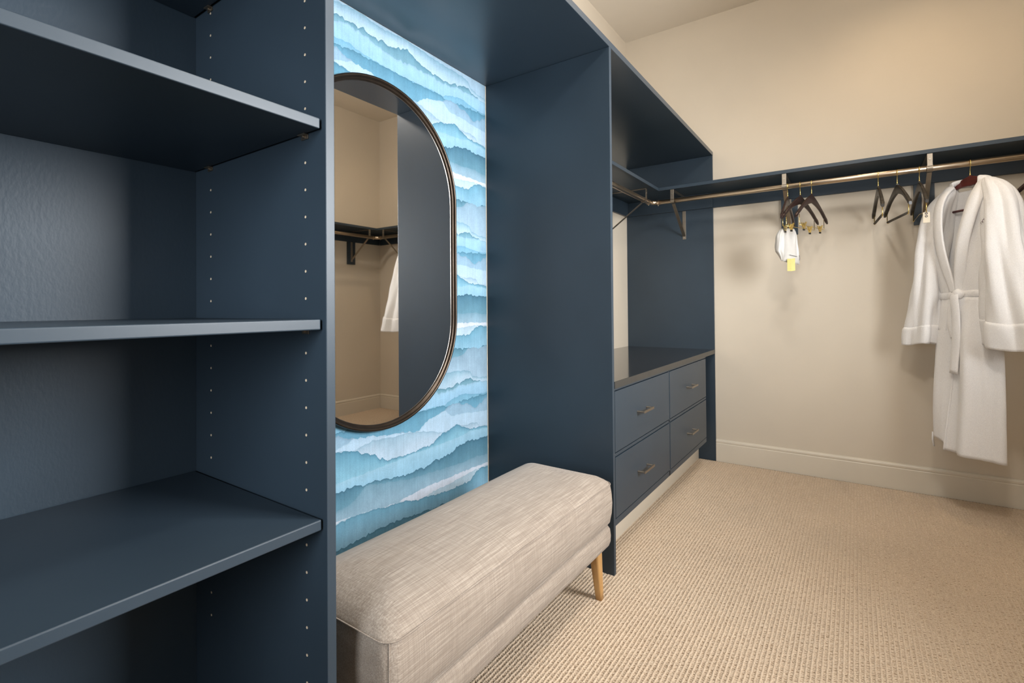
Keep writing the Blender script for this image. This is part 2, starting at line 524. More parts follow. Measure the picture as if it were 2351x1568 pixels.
BANDCOL = {  # sRGB at the top and the bottom of each strip
14: ((88, 142, 163), (118, 170, 188)), 15: ((150, 199, 224), (142, 192, 220)), 16: ((112, 172, 199), (122, 180, 206)), 1: ((82, 142, 168), (104, 164, 190)),
2: ((136, 178, 202), (142, 182, 204)), 3: ((166, 204, 225), (172, 206, 226)), 4: ((140, 180, 200), (178, 208, 226)), 5: ((84, 146, 172), (130, 188, 210)),
6: ((148, 198, 220), (140, 192, 216)), 7: ((66, 118, 142), (98, 150, 170)), 8: ((112, 158, 178), (142, 180, 198)), 9: ((196, 216, 230), (200, 218, 230)),
10: ((164, 198, 214), (176, 208, 222)), 11: ((98, 158, 182), (132, 184, 208)), 12: ((74, 128, 150), (104, 156, 176)), 13: ((128, 166, 186), (152, 188, 208)),
17: ((120, 168, 188), (172, 206, 224)),
}
CRISP = {14, 15, 1, 2, 5, 7, 11, 12}


def srgb(c):
    c = np.array(c) / 255.0
    return np.where(c <= 0.04045, c / 12.92, ((c + 0.055) / 1.055) ** 2.4)


def wallpaper():
    P = 0.65
    ya, yb, za, zb = Y1B + 0.001, Y2 - 0.001, 0.002, ZT - 0.001
    ys = np.arange(ya, yb + 0.0015, 0.003)
    ys[-1] = yb
    lines = []
    rep = {}
    for k in ORDER:
        pts = sorted(CUR[k])
        px = np.array([p[0] for p in pts]); pz = np.array([p[1] for p in pts])
        w = px[-1] - px[0]
        # carry the sheet on to the left by mirroring it about its edge
        px = np.concatenate([(2 * px[0] - px[1:][::-1]), px]); pz = np.concatenate([pz[1:][::-1], pz])
        z = np.interp(ys, px, pz)
        amp = 0.0030 if k in CRISP else 0.0016
        jag = np.interp(ys, np.arange(ya - 0.01, yb + 0.02, 0.011), rng.normal(0, amp, len(np.arange(ya - 0.01, yb + 0.02, 0.011)))) + rng.normal(0, amp * 0.28, len(ys))
        rep[k] = z + jag
    for n in range(3, -2, -1):
        for k in ORDER:
            lines.append((k, rep[k] + n * P))
    for i in range(1, len(lines)):
        lines[i] = (lines[i][0], np.minimum(lines[i][1], lines[i - 1][1]))
    ROW = 5
    V = []; Cc = []; F = []
    nb = 0
    m = len(ys)
    for i in range(len(lines) - 1):
        k, zt_ = lines[i]; zb_ = lines[i + 1][1]
        zt2 = np.clip(zt_, za, zb); zb2 = np.clip(zb_, za, zb)
        if np.all(zt2 - zb2 < 1e-6):
            continue
        c0, c1 = (srgb(c) for c in BANDCOL[k])
        th = np.maximum(zt_ - zb_, 1e-5)
        patch = 0.5 + 0.5 * np.interp(ys, np.arange(ya - 0.1, yb + 0.2, 0.09), rng.uniform(-1, 1, len(np.arange(ya - 0.1, yb + 0.2, 0.09))))
        for r in range(ROW):
            s = (r / (ROW - 1)) ** 1.6
            z = zt2 + (zb2 - zt2) * s
            fr = np.clip((zt_ - z) / th, 0, 1)
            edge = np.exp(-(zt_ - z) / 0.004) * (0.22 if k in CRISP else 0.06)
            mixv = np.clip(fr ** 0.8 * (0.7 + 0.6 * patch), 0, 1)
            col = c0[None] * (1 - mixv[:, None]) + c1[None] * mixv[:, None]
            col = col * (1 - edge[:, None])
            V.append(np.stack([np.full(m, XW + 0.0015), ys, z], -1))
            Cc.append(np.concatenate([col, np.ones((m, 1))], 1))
        for r in range(ROW - 1):
            a = nb + r * m + np.arange(m - 1)
            F.append(np.stack([a, a + m, a + m + 1, a + 1], -1))
        nb += ROW * m
    V = np.concatenate(V); Cc = np.concatenate(Cc); F = np.concatenate(F)
    me = bpy.data.meshes.new('wallpaper')
    me.vertices.add(len(V)); me.vertices.foreach_set('co', V.ravel())
    me.loops.add(len(F) * 4); me.loops.foreach_set('vertex_index', F.ravel().astype(np.int32))
    me.polygons.add(len(F)); me.polygons.foreach_set('loop_start', np.arange(0, len(F) * 4, 4, dtype=np.int32))
    me.update(calc_edges=True)
    at = me.color_attributes.new('print', 'FLOAT_COLOR', 'POINT')
    at.data.foreach_set('color', Cc.astype(np.float32).ravel())
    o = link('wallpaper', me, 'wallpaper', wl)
    o['label'] = 'layered torn-paper wallpaper in pale and teal blues'
    # loose cut edge of the paper at the inner corners
    box('wallpaper_edge', XW + 0.0005, XW + 0.004, Y2 - 0.0035, Y2 - 0.0008, 0.01, ZT - 0.002, 'tag', wl, bevel=0)


wallpaper()

# ------------------------------------------------------------------ joinery
tag(box('top_panel', XW + 0.001, XF, -0.70, YF - 0.001, ZT, ZTT, 'blue_gloss', bevel=0.0012),
    'long blue top board running over the shelves, niche and drawers', 'cabinet top')
tag(box('partition_panel', XW + 0.001, XF, Y2, Y2B, 0.001, ZT - 0.0005, 'blue', bevel=0.0012),
    'tall blue upright panel between the bench niche and the drawers', 'panel')
tag(box('end_panel', XW + 0.001, XF - 0.001, YF - 0.014, YF - 0.0005, 0.001, ZT - 0.0005, 'blue', bevel=0.001),
    'blue panel fixed to the far wall beside the drawers', 'panel')

# open shelving on the near left
XB = -1.305
SH = empty('shelving_unit', (XB, 0, 0))
tag(SH, 'open blue shelving unit with adjustable shelves at the left edge', 'shelving')


def shbox(name, x0, x1, y0, y1, z0, z1, mat, bevel=0.0015, seg=2, parent=SH):
    return box(name, x0 - XB, x1 - XB, y0, y1, z0, z1, mat, parent, bevel, seg)


sidep = shbox('side_panel', XW + 0.002, XF, Y1, Y1B, 0.001, ZT - 0.0005, 'blue', 0.0012)
shbox('side_panel', XW + 0.002, XF, -0.70, -0.681, 0.001, ZT - 0.0005, 'blue', 0.0012)
shbox('back_panel', XB - 0.012, XB, -0.68, Y1 - 0.0002, 0.001, ZT - 0.0005, 'blue_back', 0)
SHELVES = [1.774, 1.4007, 1.0311, 0.6663, 0.0900]
for z in SHELVES:
    shbox('shelf', XB + 0.0015, XF - 0.010, -0.678, Y1 - 0.0045, z, z + 0.0195, 'blue', 0.0022, 3)
# row of pin holes and shelf pins
disc = MB().tube([(0, 0, 0), (0, 0.0006, 0)], 0.0026, 12)
me_hole = disc.build('pin_hole', 'raw_wood', sidep)
first = True
for xh in (-0.858, -1.231):
    for k in range(-4, 25):
        z = 1.6065 - 0.0517 * k
        if any(s - 0.004 < z < s + 0.023 for s in SHELVES):
            continue
        o = me_hole if first else me_hole.copy()
        if not first:
            COL.objects.link(o)
        first = False
        o.location = (xh - XB, Y1 - 0.0005, z)
pin = MB().box(-0.011, 0.011, -0.010, 0.0, -0.0022, -0.0002).tube([(0, 0.0015, -0.004), (0, -0.006, -0.004)], 0.0026, 8)
pin.box(-0.011, 0.011, -0.0015, 0.0, -0.009, -0.001)
pin_o = pin.build('shelf_pin', 'nickel', SH, bevel=0.0005)
first = True
for z in SHELVES[:-1]:
    for xh in (-0.858, -1.231):
        o = pin_o if first else pin_o.copy()
        if not first:
            COL.objects.link(o)
        first = False
        o.location = (xh - XB, Y1 - 0.0006, z)

# dresser
DY0, DY1 = Y2B + 0.002, 3.375
XD = -0.797
DR = empty('dresser', (-1.1, (DY0 + DY1) / 2, 0))
tag(DR, 'blue built-in dresser with four drawers and bar pulls', 'dresser')


def drbox(name, x0, x1, y0, y1, z0, z1, mat, bevel=0.001, parent=DR):
    return box(name, x0 + 1.1, x1 + 1.1, y0 - (DY0 + DY1) / 2, y1 - (DY0 + DY1) / 2, z0, z1, mat, parent, bevel)


drbox('carcass', -1.40, XD - 0.012, DY0, DY1, 0.19, 0.738, 'blue')
mb = MB()
yo = (DY0 + DY1) / 2
cols = [(DY0 + 0.004, 2.588), (2.606, DY1 - 0.006)]
rows = [(0.483, 0.727), (0.221, 0.462)]
for y0, y1, z0, z1 in ((DY0, DY1, 0.7275 + 0.004, 0.738), (DY0, DY1, 0.4665, 0.4785), (DY0, DY1, 0.19, 0.2165), (2.5915, 2.6025, 0.19, 0.738)):
    mb.box(XD - 0.0115 + 1.1, XD - 0.001 + 1.1, y0 - yo, y1 - yo, z0, z1)
mb.build('face_frame', 'blue', DR)
HY = {0: 2.19, 1: 2.975}
for r, (z0, z1) in enumerate(rows):
    for c, (y0, y1) in enumerate(cols):
        d = drbox('drawer', XD - 0.011, XD + 0.001, y0, y1, z0, z1, 'blue', 0.0012)
        zc = (z0 + z1) / 2
        yc = HY[c]
        h = MB()
        for s in (-1, 1):
            h.tube([(XD + 0.001 + 1.1, yc + s * 0.058 - yo, zc), (XD + 0.036 + 1.1, yc + s * 0.058 - yo, zc)], 0.0042, 10)
        h.obox((XD + 0.034 + 1.1, yc - yo, zc), (0.0028, 0, 0), (0, 0.064, 0), (0, 0, 0.0052))
        h.build('handle', 'nickel', d, smooth=False, bevel=0.0008)
ct = empty('countertop', (-1.1, 2.76, 0.738))
tag(ct, 'black laminate countertop on top of the blue drawers', 'countertop')
box('top_surface', -1.419 + 1.1, -0.7955 + 1.1, Y2B + 0.0015 - 2.76, YF - 0.0155 - 2.76, 0.0006, 0.029, 'counter', ct, bevel=0.0008)
box('front_edge', -0.7950 + 1.1, -0.7935 + 1.1, Y2B + 0.0015 - 2.76, YF - 0.0155 - 2.76, 0.0006, 0.0292, 'counter_edge', ct, bevel=0.0004)
struct(box('trim_1', -0.925, -0.910, Y2B + 0.001, YF - 0.0155, 0.001, 0.1885, 'trim', bevel=0.001))

# ------------------------------------------------------------------ wall shelf, cleats, rods and brackets
ZS0, ZS1 = 1.848, 1.869
YS = YF - 0.302
XRET = -1.080
wsh = empty('wall_shelf', (0, YF, ZS0))
tag(wsh, 'long blue hanging shelf along the far beige wall', 'shelf')
box('board', XW + 0.001, XR - 0.001, YS - YF, -0.0145, 0, ZS1 - ZS0, 'blue', wsh, 0.0015)
box('cleat', XF + 0.0005, XR - 0.02, -0.019, -0.0005, 1.746 - ZS0, -0.0005, 'blue', wsh, 0.001)
box('cleat', XW + 0.02, XF, -0.0335, -0.0145, 1.746 - ZS0, -0.0005, 'blue', wsh, 0.001)
BR_X = [-0.991, -0.332, 0.333, 1.02]
for x in (-0.332, 0.333, 1.02):
    box('cleat_block', x - 0.046, x + 0.046, -0.019, -0.0005, 1.517 - ZS0, 1.7455 - ZS0, 'blue', wsh, 0.001)
ash = empty('alcove_shelf', (XW, 2.6, ZS0))
tag(ash, 'short blue return shelf inside the alcove above the drawers', 'shelf')
box('board', 0.001, XRET - XW, Y2B + 0.001 - 2.6, YS - 0.0008 - 2.6, 0, ZS1 - ZS0, 'blue', ash, 0.0015)
box('cleat', 0.0005, 0.0195, Y2B + 0.001 - 2.6, YF - 0.035 - 2.6, 1.746 - ZS0, -0.0005, 'blue', ash, 0.001)
rsh = empty('right_wall_shelf', (XR, 1.9, ZS0))
tag(rsh, 'blue shelf on the right wall, seen only in the mirror', 'shelf')
RY0 = 2.25
box('board', -0.302, -0.001, RY0 - 1.9, YS - 0.0008 - 1.9, 0, ZS1 - ZS0, 'blue', rsh, 0.0015)
box('cleat', -0.0195, -0.0005, RY0 - 1.9, YF - 0.02 - 1.9, 1.746 - ZS0, -0.0005, 'blue', rsh, 0.001)
for y in (2.40, 3.255):
    box('cleat_block', -0.0195, -0.0005, y - 0.046 - 1.9, y + 0.046 - 1.9, 1.517 - ZS0, 1.7455 - ZS0, 'blue', rsh, 0.001)

ZR, RR, YR = 1.774, 0.0158, 3.36
XAR, XRR = -1.140, XR - 0.285


def arc(c, r, a0, a1, n):
    return [(c[0] + r * math.cos(a0 + (a1 - a0) * i / n), c[1] + r * math.sin(a0 + (a1 - a0) * i / n), c[2]) for i in range(n + 1)]


rodc = empty('closet_rod', (0, YR, ZR))
tag(rodc, 'long satin bronze hanging rod under the far wall shelf', 'rod')
MB().tube([(XAR + 0.05, 0, 0), (XRR - 0.05, 0, 0)], RR, 24).build('rod_tube', 'rod', rodc, smooth=True)


def elbow(name, cx, cy, a0, a1, parent):
    c = MB()
    c.tube(arc((cx, cy, 0), 0.05, a0, a1, 8), RR * 1.02, 20)
    o = c.build(name, 'rod', parent, smooth=True)
    for a in (a0, a1):
        e = MB()
        p = Vector((cx + 0.05 * math.cos(a), cy + 0.05 * math.sin(a), 0))
        t = Vector((-math.sin(a), math.cos(a), 0))
        e.tube([p - t * 0.006, p + t * 0.006], RR * 1.14, 20)
        e.tube([p + Vector((0, 0, -RR * 1.1)), p + Vector((0, 0, -RR * 1.1 - 0.005))], 0.003, 8)
        e.build('elbow_collar', 'rod', o, smooth=False)
    return o


elbow('elbow', XAR + 0.05, -0.05, PI / 2, PI, rodc)
elbow('elbow', XRR - 0.05, -0.05, 0, PI / 2, rodc)
arod = empty('alcove_rod', (XAR, 2.6, ZR))
tag(arod, 'short satin bronze rod running into the alcove above the drawers', 'rod')
MB().tube([(0, Y2B + 0.02 - 2.6, 0), (0, YR - 0.057 - 2.6, 0)], RR, 24).build('rod_tube', 'rod', arod, smooth=True)
MB().tube([(0, Y2B + 0.0015 - 2.6, 0), (0, Y2B + 0.010 - 2.6, 0)], 0.028, 24).build('rod_flange', 'rod', arod)
rrod = empty('right_wall_rod', (XRR, 2.5, ZR))
tag(rrod, 'satin bronze rod along the right wall, seen only in the mirror', 'rod')
MB().tube([(0, RY0 - 2.5, 0), (0, YR - 0.057 - 2.5, 0)], RR, 24).build('rod_tube', 'rod', rrod, smooth=True)


def bracket(loc, rz, label, off=0.0):
    """local frame: +y leaves the wall; origin on the wall under the shelf. off = distance of the mounting face from the wall"""
    b = empty('shelf_bracket', loc, rz)
    tag(b, label, 'bracket', 'brackets carrying the closet rod')
    D = 0.28
    w = 0.0112
    o0 = off
    # wall plate
    p = MB()
    p.box(-w, w, o0, o0 + 0.0035, -0.305, -0.104)
    p.box(-w, w, o0, o0 + 0.0035, -0.102, -0.001) if off < 0.012 else None
    pl = p.build('wall_plate', 'nickel', b, bevel=0.0006)
    s = MB()
    for z in (-0.292, -0.277):
        s.tube([(0, o0 + 0.0035, z), (0, o0 + 0.0058, z)], 0.0042, 10)
    s.build('screw', 'screw', pl)
    # arm under the board, front strap and saddle round the rod
    MB().box(-w, w, 0.035, D + 0.016, -0.0042, -0.0012).build('arm', 'nickel', b, bevel=0.0006)
    st = MB().box(-w, w, D + 0.0165, D + 0.0195, -0.066, -0.0015).build('strap', 'nickel', b, bevel=0.0006)
    MB().tube([(0, D + 0.0195, -0.030), (0, D + 0.022, -0.030)], 0.0048, 12).build('screw', 'screw', st)
    sd = MB()
    pts = [(0, D + (RR + 0.0012) * math.sin(a), -0.074 + (RR + 0.0012) * math.cos(a)) for a in np.linspace(math.radians(35), math.radians(325), 15)]
    for i in range(len(pts) - 1):
        a, c2 = Vector(pts[i]), Vector(pts[i + 1])
        t = (c2 - a); m_ = (a + c2) / 2
        nrm = Vector((0, t.z, -t.y)).normalized()
        sd.obox(m_ + nrm * -0.001, (w * 1.12, 0, 0), t / 2 * 1.08, nrm * 0.0012)
    sd.build('saddle', 'nickel', b)
    # diagonal brace
    a, c2 = Vector((0, D - 0.012, -0.093)), Vector((0, o0 + 0.006, -0.283))
    t = c2 - a
    nrm = Vector((0, t.z, -t.y)).normalized()
    MB().obox((a + c2) / 2, (0.0105, 0, 0), t / 2, nrm * 0.0016).build('brace', 'nickel', b, bevel=0.0006)
    return b


for x, lab in zip(BR_X, ('bronze rod bracket on the blue panel above the drawers', 'bronze rod bracket behind the three hangers with gold clips',
                         'bronze rod bracket beside the tagged hanger and the bathrobe', 'bronze rod bracket beyond the bathrobe, seen in the mirror')):
    bracket((x, YF, ZS0), PI, lab, 0.0145 if x < XF else 0.0195)
bracket((XW, 3.215, ZS0), -PI / 2, 'bronze rod bracket on the back wall inside the alcove', 0.0)
for y, lab in ((3.255, 'bronze rod bracket on the right wall near the corner, seen in the mirror'), (2.40, 'bronze rod bracket on the right wall farther from the corner')):
    bracket((XR, y, ZS0), PI / 2, lab, 0.0195)


# ------------------------------------------------------------------ oval mirror
def capsule(a, zc0, zc1, n=40):
    p = [(a * math.cos(t), zc1 + a * math.sin(t)) for t in np.linspace(0, PI, n)]
    p += [(a * math.cos(t), zc0 + a * math.sin(t)) for t in np.linspace(PI, 2 * PI, n)]
    return p


MIR = empty('wall_mirror', (XW + 0.002, 1.222, 1.265))
tag(MIR, 'tall pill-shaped mirror with dark bronze frame on the blue wallpaper', 'mirror')
AM, ZM = 0.394, 0.237
prof = [(0.0, 0.0), (0.0, 0.026), (0.003, 0.029), (0.008, 0.029), (0.0105, 0.026), (0.0115, 0.022), (0.016, 0.020), (0.020, 0.0175), (0.022, 0.012), (0.022, 0.004)]
rings = [[(h, y, z) for y, z in capsule(AM - ins, -ZM, ZM)] for ins, h in prof]
MB().loft(rings, caps=False).build('frame', 'mirror_frame', MIR, smooth=True)
g = MB()
cp = capsule(AM - 0.021, -ZM, ZM)
g.add([(0.0125, y, z) for y, z in cp], [tuple(range(len(cp)))])
gl = g.build('glass', 'mirror', MIR)
bk = MB(); bk.loft([[(h, y, z) for y, z in capsule(AM - 0.012, -ZM, ZM)] for h in (0.001, 0.0115)])
bk.build('backing', 'black', MIR)


# ------------------------------------------------------------------ bench
def rrect(hx, hy, r, n=8):
    pts = []
    for cx, cy, a0 in ((hx - r, hy - r, 0), (-hx + r, hy - r, PI / 2), (-hx + r, -hy + r, PI), (hx - r, -hy + r, 1.5 * PI)):
        for i in range(n + 1):
            a = a0 + PI / 2 * i / n
            pts.append((cx + r * math.cos(a), cy + r * math.sin(a)))
    return pts


def dense(pts, step=0.02):
    out = []
    n = len(pts)
    for i in range(n):
        a = Vector(pts[i]); b = Vector(pts[(i + 1) % n])
        k = max(1, int((b - a).length / step))
        for j in range(k):
            out.append(tuple(a + (b - a) * j / k))
    return out


BX0, BX1, BY0, BY1 = -1.105, -0.733, 0.648, 1.712
bcx, bcy = (BX0 + BX1) / 2, (BY0 + BY1) / 2
bhx, bhy = (BX1 - BX0) / 2, (BY1 - BY0) / 2
BEN = empty('bench', (bcx, bcy, 0))
tag(BEN, 'oatmeal linen upholstered bench with tapered oak legs in the niche', 'bench')
base_out = dense(rrect(bhx, bhy, 0.036))


def inset_ring(ins, z, sag=0.0):
    hx, hy = bhx - ins, bhy - ins
    out = []
    for x, y in base_out:
        out.append((x * hx / bhx, y * hy / bhy, z + sag * math.cos(PI * x / (2 * bhx)) * 0 + 0.0015 * math.sin(7 * y + 5 * x)))
    return out


cu = MB()
lvl = [(0.022, 0.284), (0.007, 0.286), (0.001, 0.294), (-0.004, 0.325), (-0.006, 0.360), (-0.004, 0.395), (0.000, 0.424), (0.0035, 0.4315), (0.006, 0.4335), (0.012, 0.4395), (0.030, 0.4515), (0.060, 0.4625), (0.100, 0.470), (0.140, 0.4735), (0.175, 0.4745)]
cu.loft([inset_ring(i, z) for i, z in lvl])
cush = cu.build('seat_cushion', 'linen', BEN, smooth=True)
# top seam, and the upright corner seams
sm = MB()
seam = [(x * (bhx + 0.0005) / bhx, y * (bhy + 0.0005) / bhy, 0.4285 + 0.0015 * math.sin(7 * y + 5 * x)) for x, y in base_out]
sm.tube(seam + [seam[0], seam[1]], 0.0017, 6, caps=False)
for sx in (-1, 1):
    for sy in (-1, 1):
        q = bhx - 0.0105, bhy - 0.0105
        k = [(0.2895, 0.004), (0.300, 0.0), (0.33, -0.0045), (0.36, -0.006), (0.39, -0.0045), (0.428, 0.0)]
        sm.tube([(sx * (q[0] - i), sy * (q[1] - i), z) for z, i in k], 0.0016, 6)
sm.build('seam', 'linen', cush, smooth=True)
ba = MB()
lvl = [(0.030, 0.204), (0.012, 0.205), (0.004, 0.212), (0.000, 0.224), (-0.001, 0.245), (0.001, 0.266), (0.008, 0.279), (0.020, 0.2835)]
ba.loft([inset_ring(i, z) for i, z in lvl])
ba.build('seat_base', 'linen', BEN, smooth=True)
for sx in (-1, 1):
    for sy in (-1, 1):
        tx, ty = sx * (bhx - 0.052), sy * (bhy - 0.050)
        lx, ly = sx * (bhx - 0.046), sy * (bhy - 0.026)
        rings = []
        for i in range(7):
            f = i / 6
            h = 0.0205 - 0.0085 * f
            cx, cy, z = tx + (lx - tx) * f, ty + (ly - ty) * f, 0.206 - 0.2035 * f
            rings.append([(cx + a, cy + b, z) for a, b in rrect(h, h, h * 0.45, 3)])
        MB().loft(rings).build('leg', 'oak', BEN, smooth=True)


# ------------------------------------------------------------------ hangers
def hang_arm(mb, x0, z0, x1, z1, sag, h0, h1, th, bow=0.0, n=14, sx=1):
    """one wooden arm from the neck to the tip, with a shoulder notch near the tip"""
    rings = []
    for i in range(n + 1):
        f = i / n
        x = x0 + (x1 - x0) * f
        z = z0 + (z1 - z0) * f + sag * math.sin(PI * f) * (1 - 0.3 * f)
        hh = h0 + (h1 - h0) * min(1, f * 1.7)
        if 0.80 < f < 0.90:
            hh *= 0.80
        if f > 0.97:
            hh *= 0.72
        y = bow * f * f
        t = th * (0.8 + 0.5 * f) if f < 0.95 else th * 0.9
        r = []
        for a, b in rrect(t / 2, hh / 2, min(t, hh) * 0.3, 3):
            r.append((sx * x, y + a, z + b))
        rings.append(r)
    mb.loft(rings)


def wire_hook(neck_z, ang, r=0.0195, wr=0.0017):
    """hook over the rod: origin at the rod centre"""
    pts = []
    for a in np.linspace(math.radians(200), math.radians(-62), 22):
        pts.append((0, -r * math.cos(a), r * math.sin(a) + (RR + 0.0022 - r) + 0.0002))
    end = pts[-1]
    pts = pts + [(0, end[1] * 0.5, end[2] - 0.009), (0, 0.0, end[2] - 0.017), (0, 0, neck_z + 0.0), (0, 0, neck_z - 0.006)]
    ca, sa = math.cos(-math.radians(ang)), math.sin(-math.radians(ang))
    pts = [(-p[1] * sa, p[1] * ca, p[2]) for p in pts]      # stays square to the rod whatever way the hanger swings
    return MB().tube(pts, wr, 8)


def clip(mb_gold, mb_blk, x, z):
    for s in (-1, 1):
        mb_gold.obox((x, s * 0.0062, z - 0.006), (0.0075, 0, 0), (0, 0.0012 * 1.0, s * 0.0), (0, s * 0.0062, 0.021))
        mb_blk.obox((x, s * 0.0016, z - 0.0275), (0.0078, 0, 0), (0, 0.0016, 0), (0, 0, 0.0045))
    mb_gold.tube([(x - 0.009, 0, z - 0.002), (x + 0.009, 0, z - 0.002)], 0.0042, 10)
    mb_gold.obox((x, 0, z + 0.006), (0.005, 0, 0), (0, 0.0035, 0), (0, 0, 0.005))


def hanger(name, hx, ang, label, wood, kind, half=0.205, drop=0.225, thick=0.011, bow=0.0, neck=-0.062, group='wooden hangers on the far rod', clips=(-0.105, 0.105), hy=YR):
    t = empty(name, (hx, hy, ZR), math.radians(ang))
    tag(t, label, 'hanger', group)
    wire_hook(neck, ang).build('hook', 'gold', t, smooth=True)
    MB().tube([(0, 0, neck - 0.001), (0, 0, neck + 0.012)], 0.0030, 10).build('ferrule', 'gold', t, smooth=True)
    b = MB()
    for sx in (-1, 1):
        hang_arm(b, -0.004, neck - 0.027, half, -drop + 0.014, 0.018, 0.052, 0.023, thick, bow, sx=sx)
    b.build('arms', wood, t, smooth=False, bevel=0)
    zb = -drop - 0.030
    if kind == 'clips':
        g = MB()
        xe = half * 0.78
        for sx in (-1, 1):
            g.tube([(sx * xe, bow * 0.6, -drop + 0.030), (sx * xe, bow * 0.6, zb + 0.004), (sx * (xe - 0.004), bow * 0.6, zb)], 0.0016, 6)
        g.tube([(-xe, bow * 0.6, zb), (xe, bow * 0.6, zb)], 0.0016, 6)
        g.build('clip_bar', 'gold', t, smooth=True)
        for x in clips:
            a, c2 = MB(), MB()
            clip(a, c2, x, zb + 0.004)
            o = a.build('clip', 'gold', t)
            c2.build('clip_pad', 'black', o)
    elif kind == 'bar':
        xe = half * 0.84
        g = MB()
        for sx in (-1, 1):
            g.tube([(sx * xe, bow * 0.5, -drop + 0.020), (sx * xe, bow * 0.5, zb + 0.004), (sx * (xe - 0.006), bow * 0.5, zb - 0.004), (sx * (xe - 0.022), bow * 0.5, zb - 0.004)], 0.0022, 8)
        g.build('bar_hook', 'gold', t, smooth=True)
        MB().tube([(-xe + 0.010, bow * 0.5, zb + 0.002), (xe - 0.010, bow * 0.5, zb + 0.002)], 0.0062, 12).build('trouser_bar', 'velvet', t, smooth=True)
    elif kind == 'wire':
        xe = half * 0.84
        g = MB()
        for sx in (-1, 1):
            g.tube([(sx * xe, bow * 0.5, -drop + 0.020), (sx * xe, bow * 0.5, zb - 0.004), (sx * (xe - 0.022), bow * 0.5, zb - 0.004)], 0.0022, 8)
        g.tube([(-xe + 0.02, bow * 0.5, zb - 0.004), (0, bow * 0.5, zb + 0.010), (xe - 0.02, bow * 0.5, zb - 0.004)], 0.0009, 6)
        g.build('bar_hook', 'gold', t, smooth=True)
    elif kind == 'wood':
        MB().tube([(-half * 0.83, bow * 0.5, -drop - 0.060), (half * 0.83, bow * 0.5, -drop - 0.060)], 0.0062, 12).build('trouser_bar', wood, t, smooth=True)
    return t


GR = 'wooden hangers on the far rod'
hanger('coat_hanger', -0.316, 86, 'dark hanger with gold clips holding the white plastic bag', 'espresso', 'clips', clips=(-0.08, 0.05))
hanger('coat_hanger', -0.251, 68, 'dark clip hanger in the middle of the three with gold clips', 'espresso', 'clips')
hanger('coat_hanger', -0.194, 71, 'dark clip hanger rightmost of the three with gold clips', 'espresso', 'clips')
hanger('coat_hanger', 0.117, -86, 'slim black hanger with velvet bar, seen nearly edge-on, leftmost of the right three', 'black_wood', 'bar', thick=0.014, bow=-0.004, drop=0.215)
hanger('coat_hanger', 0.199, -78, 'black hanger with grey velvet bar between the two edge-on hangers', 'black_wood', 'bar', thick=0.014, bow=-0.004, drop=0.215)
hanger('coat_hanger', 0.291, -86, 'black hanger with gold wire ends and a cream tag', 'black_wood', 'wire', thick=0.014, bow=-0.004, drop=0.215)
hanger('robe_hanger', 0.489, -50, 'burgundy wooden hanger holding the white bathrobe', 'burgundy', 'wood', half=0.150, drop=0.170, thick=0.014)
hanger('coat_hanger', 0.760, 44, 'dark clip hanger cut off at the right edge behind the bathrobe', 'espresso', 'clips', clips=(-0.115, 0.115))

# cream tag on the wire hanger
tg = empty('hang_tag', (0.291 + 0.172 * math.cos(math.radians(-86)), YR + 0.172 * math.sin(math.radians(-86)), ZR - 0.205), math.radians(-12))
tag(tg, 'small cream tag with two eyelets on the black wire hanger', 'tag')
MB().obox((-0.002, 0.022 * 0, -0.072), (0.0135, 0, 0), (0, 0.0008, 0), (0, 0, 0.026)).build('tag_board', 'tag', tg, bevel=0.0006)
for z in (-0.052, -0.066):
    o = MB()
    o.tube([( -0.002 + 0.0042 * math.cos(a), -0.0015, z + 0.0042 * math.sin(a)) for a in np.linspace(0, 2 * PI, 13)], 0.0014, 6, caps=False)
    o.build('eyelet', 'ink', tg, smooth=True)
MB().tube([(-0.002, 0, 0.0), (-0.004, 0, -0.025), (-0.002, 0, -0.050)], 0.0007, 6).build('loop', 'gold', tg)

# white bag on the first clip hanger
bg = empty('plastic_bag', (-0.318, YR - 0.045, ZR - 0.262), math.radians(48))
tag(bg, 'small white plastic bag clipped to the leftmost hanger', 'bag')
rings = []
for i in range(19):
    f = i / 18
    wl_ = 0.036 + 0.036 * min(1, f * 4) ** 0.6 - 0.030 * max(0, f - 0.72) / 0.28
    wr_ = 0.052 + 0.034 * f ** 0.7
    th = 0.0025 + 0.014 * math.sin(PI * min(1, f * 1.02)) ** 0.6
    r = []
    for j in range(48):
        a = 2 * PI * j / 48
        cs, sn = math.cos(a), math.sin(a)
        x = (wr_ if cs > 0 else wl_) * np.sign(cs) * abs(cs) ** 0.45
        bulge = 1.5 if x < -0.03 else 0.7
        y = th * bulge * np.sign(sn) * abs(sn) ** 0.7
        y += 0.0035 * math.sin(9 * a + 6 * f) * math.sin(PI * f) + 0.0025 * math.sin(60 * x + 9 * f)
        r.append((x, y, 0.004 - 0.186 * f - 0.16 * (x + 0.05) * f + 0.002 * math.sin(7 * a)))
    rings.append(r)
MB().loft(rings).build('sack', 'bag', bg, smooth=True)
MB().obox((0.030, -0.0135, -0.155), (0.026, 0, -0.0045), (0, 0.0005, 0), (0, 0, 0.0011)).build('print_line', 'ink', bg)
MB().tube([(0.078, -0.006, -0.150), (0.083, -0.004, -0.168), (0.082, -0.004, -0.180)], 0.0010, 6).build('print_line', 'ink', bg)
yt = empty('paper_slip', (-0.297, YR - 0.060, ZR - 0.435), math.radians(10))
tag(yt, 'small yellow paper slip hanging below the white bag', 'paper')
rings = []
